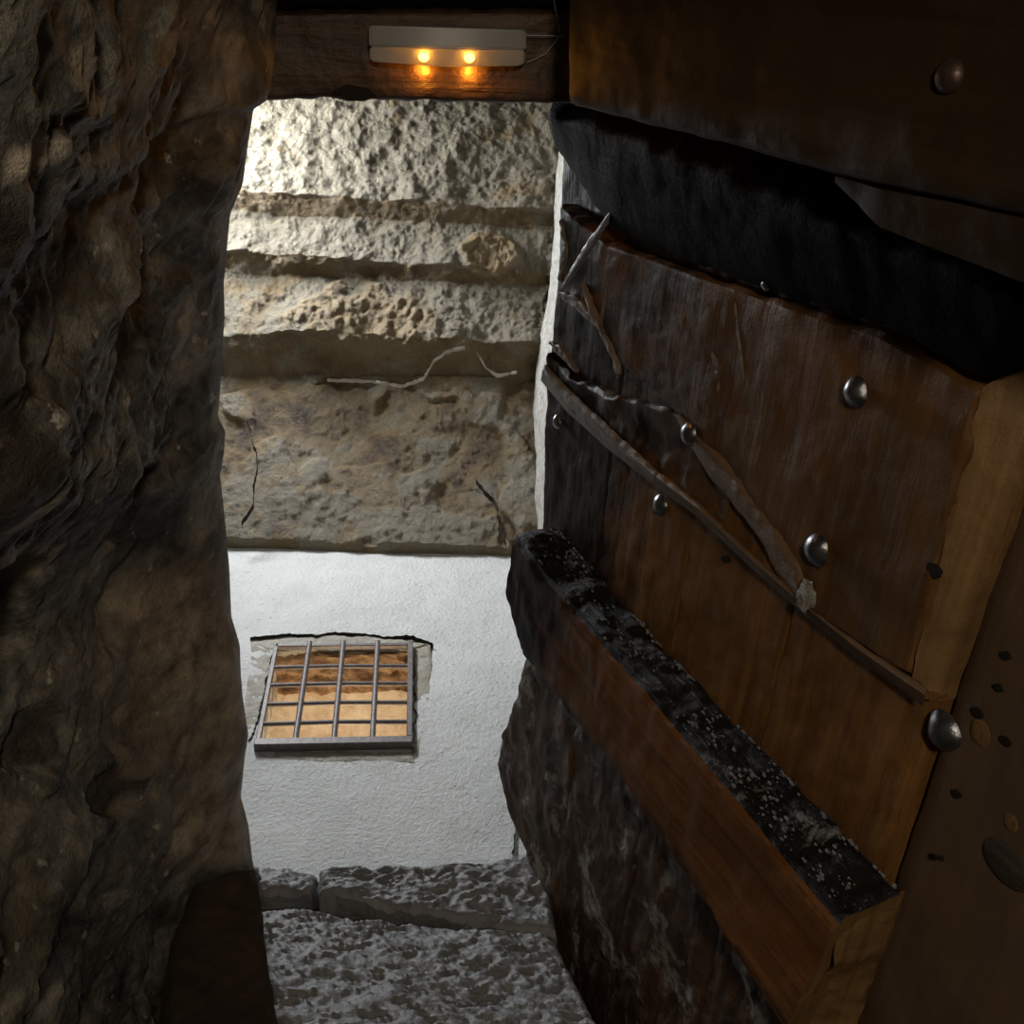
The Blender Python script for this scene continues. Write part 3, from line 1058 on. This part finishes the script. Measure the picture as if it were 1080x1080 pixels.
for k, (pts, wd, c, mt) in enumerate((
        ([(592, 304), (612, 270), (642, 226)], 5, C1 + 0.012, M_pale), ([(590, 232), (594, 262), (588, 296)], 9, C1 + 0.004, M_worn),
        ([(588, 310), (606, 322), (632, 346)], 9, C1 + 0.006, M_worn), ([(612, 300), (622, 330), (634, 352)], 6, C1 + 0.006, M_worn),
        ([(632, 350), (645, 375), (650, 395)], 7, C1 + 0.004, M_worn), ([(752, 305), (757, 335), (758, 360)], 5, C1 - 0.0005, M_worn),
        ([(774, 318), (777, 350), (784, 400)], 3, C1 - 0.0005, M_worn), ([(750, 372), (756, 395), (757, 425)], 8, C1 - 0.0005, M_worn),
        ([(578, 362), (590, 372), (606, 392)], 8, C1 + 0.006, M_worn), ([(775, 470), (782, 500), (790, 530)], 9, C1 - 0.0005, M_worn))):
    flake(pts, wd, c, mt, k)
# sawn end of the wide board
slab('sawn_end', [dp(x, y, C1 - 0.002) for x, y in ((1035, 410), (1010, 505), (990, 590), (962, 715))],
     [dp(x, y, -0.004) for x, y in ((1092, 380), (1078, 510), (1040, 610), (990, 738))], 60, 16, NZ, 0.03, M_tan, wide_board, amp=0.003, freq=22, jitter=0.004, jfreq=30, seed=8)

# upper batten under the frame timber, its deep shade put into the black colour
CB = 0.075
st = [((590, 88), (578, 122), (586, 158)), ((640, 98), (640, 140), (645, 250)), ((800, 130), (790, 200), (800, 312)),
      ((930, 180), (930, 260), (935, 352)), ((1060, 220), (1060, 310), (1042, 412)), ((1110, 235), (1110, 330), (1100, 392))]
rgs = [[dp(*a, 0.03), dp(*b_, CB), dp(*c_, 0.027)] for a, b_, c_ in st]
loft('upper_batten', rgs, 90, 8, [M_black], [0, 0, 0], door, 0.004, 22, 4)

# lower batten, proud of the planks; its upper flank is sooty and dusty, the near end is freshly sawn
TB = 0.08
st = [((590, 556), (541, 563), (533, 628)), ((618, 588), (572, 606), (548, 690)), ((700, 680), (680, 726), (640, 805)), ((828, 812), (784, 848), (735, 948)),
      ((955, 940), (886, 970), (826, 1090))]
rgs = []
for a, b_, c_ in st:
    fb = dp(*c_, TB)
    rgs.append([dp(*a, 0.0), dp(*b_, TB), fb, Vector((fb.x, fb.y + 0.004, -0.005))])
lower_batten = loft('lower_batten', rgs, 150, 14, [M_batten, M_soot, M_tan], [1, 0, 0, 0], door, 0.0045, 20, 9, cap=2)
# crumbs of dust lying on the sooty flank
bm = bmesh.new()
rc = random.Random(11)
for _ in range(1500):
    f = rc.random() ** 0.75
    i = min(3, int(f * 4))
    t = f * 4 - i
    a = rgs[i][0].lerp(rgs[i + 1][0], t)
    b_ = rgs[i][1].lerp(rgs[i + 1][1], t)
    g_ = rc.betavariate(1.3, 1.0) if rc.random() < 0.75 else 0.06
    p = a.lerp(b_, 0.05 + 0.9 * g_) + Vector((0, -0.003, 0.0))
    if noise.noise(p * 26) + 0.6 * noise.noise(p * 70) < 0.10 and rc.random() < 0.93:
        continue
    r = 0.0005 + 0.0021 * rc.random() ** 2.2
    m4 = Matrix.Translation(p) @ Matrix.Rotation(rc.random() * 6, 4, 'X') @ Matrix.Diagonal((r * 1.5, r, r * 0.8, 1))
    bmesh.ops.create_icosphere(bm, subdivisions=1, radius=1, matrix=m4)
tag(finish('dust_crumbs', bm, M_dust, lower_batten, False), kind='stuff')
# sawn haunch behind the near end of the lower batten
hA = [dp(884, 976, TB - 0.01), dp(880, 1018, TB - 0.012), dp(846, 1046, TB - 0.012), dp(824, 1090, TB - 0.01)]
hB = [dp(948, 958, 0.012), dp(936, 1000, 0.008), dp(920, 1030, 0.0), dp(898, 1100, 0.0)]
slab('sawn_haunch', hA, hB, 40, 24, (-0.6, 0.0, 0.8), 0.03, M_tan, lower_batten, amp=0.0045, freq=30, jitter=0.003, jfreq=40, seed=2)

# dull plank on the hinge side
hinge_plank = slab('hinge_plank', [Vector((0.028, b, -0.012)) for b in (-0.75, -0.2, 0.3, 0.8)], [Vector((-0.55, b, -0.012)) for b in (-0.75, -0.2, 0.3, 0.8)],
     60, 40, NZ, 0.05, M_stile, door, amp=0.0025, freq=9, edge=0.008, jitter=0.002)
for x, y, r in ((1060, 692, 4), (1052, 726, 4), (1030, 752, 5), (1060, 782, 5), (1008, 838, 4), (984, 602, 7), (990, 905, 3), (765, 590, 5)):
    bm = bmesh.new()
    c0 = -0.0085 if x > 1000 else (C1 + 0.002 if x == 984 else 0.004)
    p = dp(x, y, c0)
    rr = r * 0.0009
    bmesh.ops.create_circle(bm, cap_ends=True, segments=12, radius=1)
    for q in bm.verts:
        k = 1 + 0.3 * noise.noise(q.co * 2 + p * 9)
        q.co = Vector((q.co.x * rr * k * 1.5, q.co.y * rr * k, 0)) + p
    r_ = bmesh.ops.extrude_face_region(bm, geom=bm.faces[:])
    for q in r_['geom']:
        if isinstance(q, bmesh.types.BMVert):
            q.co.z -= 0.004
    finish('worm_hole', bm, M_hole, hinge_plank if x > 988 else door)
for x, y, r in ((1062, 912, 24),):
    p = dp(x, y, -0.0105)
    bm = bmesh.new()
    bmesh.ops.create_uvsphere(bm, u_segments=20, v_segments=10, radius=1)
    for q in bm.verts:
        q.co = Vector((q.co.x * 0.030, q.co.y * 0.020, q.co.z * 0.004)) + p
    finish('knot', bm, m_wood('knot_grey_wood', (0.04, 0.03, 0.02), (0.09, 0.07, 0.05), 0, None, 0.6, 0.5, 2.0, 0.6), hinge_plank)
for x, y, rx, ry in ((1034, 773, 0.013, 0.013), (1066, 868, 0.009, 0.009)):
    p = dp(x, y, -0.0105)
    bm = bmesh.new()
    bmesh.ops.create_uvsphere(bm, u_segments=16, v_segments=8, radius=1)
    for q in bm.verts:
        k = 1 + 0.15 * noise.noise(q.co * 1.7 + p * 5)
        q.co = Vector((q.co.x * rx * k, q.co.y * ry * k, q.co.z * 0.0012)) + p
    finish('bare_spot', bm, M_tan, hinge_plank)

# forged nails
for k, (x, y, rp, c0) in enumerate(((903, 413, 17, C1), (862, 580, 18, C1), (727, 458, 13, C1), (697, 533, 12, 0.001), (996, 771, 21, -0.002), (588, 445, 8, 0.002),
                                    (808, 300, 7, C1))):
    p = dp(x, y, c0 + 0.004)
    depth_ = (MD @ p - EYE).length
    r = rp * depth_ / F
    bm = bmesh.new()
    prof_ = [(0, 0.85), (0.35, 0.78), (0.7, 0.5), (0.95, 0.15), (1.0, 0.0), (0.45, -0.25), (0.35, -1.2)]
    seg = 14
    rings = []
    for (rr, zz) in prof_:
        rings.append([bm.verts.new(p + Vector((math.cos(t) * rr * r * (1 + 0.10 * math.sin(3 * t + k)), math.sin(t) * rr * r, zz * r * 0.75)))
                      for t in (2 * math.pi * q / seg for q in range(seg))])
    for a, b_ in zip(rings, rings[1:]):
        for q in range(seg):
            bm.faces.new((a[q], a[(q + 1) % seg], b_[(q + 1) % seg], b_[q]))
    bm.faces.new(rings[-1])
    bmesh.ops.remove_doubles(bm, verts=bm.verts[:], dist=1e-5)
    finish('nail', bm, M_nail, wide_board if k in (0, 1, 2, 6) else door)
# crumb of white mortar stuck under the nail
p = dp(850, 628, C1 + 0.003)
bm = bmesh.new()
bmesh.ops.create_icosphere(bm, subdivisions=3, radius=1)
for q in bm.verts:
    k = 1 + 0.5 * fbm(q.co, 1.8, 3)
    q.co = Vector((q.co.x * 0.013 * k, q.co.y * 0.017 * k, q.co.z * 0.006 * k)) + p
finish('mortar_crumb', bm, M_white, wide_board)

# ------------------------------------------------------------------ frame timber crossing in front of the upper batten
CF = 0.19
fb_ = [(597, 111), (690, 135), (780, 157), (900, 193), (1000, 214), (1100, 238), (1300, 300)]
ft_ = [(597, -60), (690, -60), (780, -60), (900, -60), (1000, -60), (1100, -60), (1300, -40)]
fb2 = [(880, 192), (930, 240), (1000, 268), (1100, 306)]
frame = empty('frame_timber', mat=MD)
tag(frame, 'dim brown frame timber above the trapdoor with one nail', 'beam')
slab('timber', [dp(x, y, CF) for x, y in fb_], [dp(x, y, CF) for x, y in ft_], 100, 40, NZ, 0.09, M_frame, frame, amp=0.0035, freq=9, edge=0.012, jitter=0.002)
slab('timber_chamfer', [dp(x, y, CF - 0.004) for x, y in ((880, 186), (930, 200), (1000, 213), (1100, 236))], [dp(x, y, CF - 0.015) for x, y in fb2], 40, 14, NZ, 0.03,
     M_frame, frame, amp=0.003, freq=12)
p = dp(1003, 80, CF)
bm = bmesh.new()
bmesh.ops.create_uvsphere(bm, u_segments=14, v_segments=8, radius=1)
for q in bm.verts:
    q.co = Vector((q.co.x * 0.012, q.co.y * 0.012, q.co.z * 0.009)) + p
finish('nail', bm, m_plain('rusty_dark_nail', (0.08, 0.05, 0.04), 0.4, 0.6, 0.3, 80, 0.3), frame)

# ------------------------------------------------------------------ cobweb strands beside the lamp
for k, (a, b_) in enumerate((((552, 37), (594, 38)), ((584, 0), (590, 34)), ((590, 38), (576, 56)), ((576, 56), (556, 66)))):
    bm = bmesh.new()
    A0, B0 = onz(*a, ZR - 0.016), onz(*b_, ZR - 0.008)
    tube(bm, [A0, A0.lerp(B0, 0.5) + Vector((0, 0, -0.002)), B0], 0.0006, 5)
    if k == 0:
        web = empty('cobweb', A0)
        tag(web, 'dusty grey cobweb strands stretched beside the small lamp', 'cobweb')
    o = finish('strand', bm, M_web, web)
    o.matrix_parent_inverse = Matrix.Translation(-web.location)
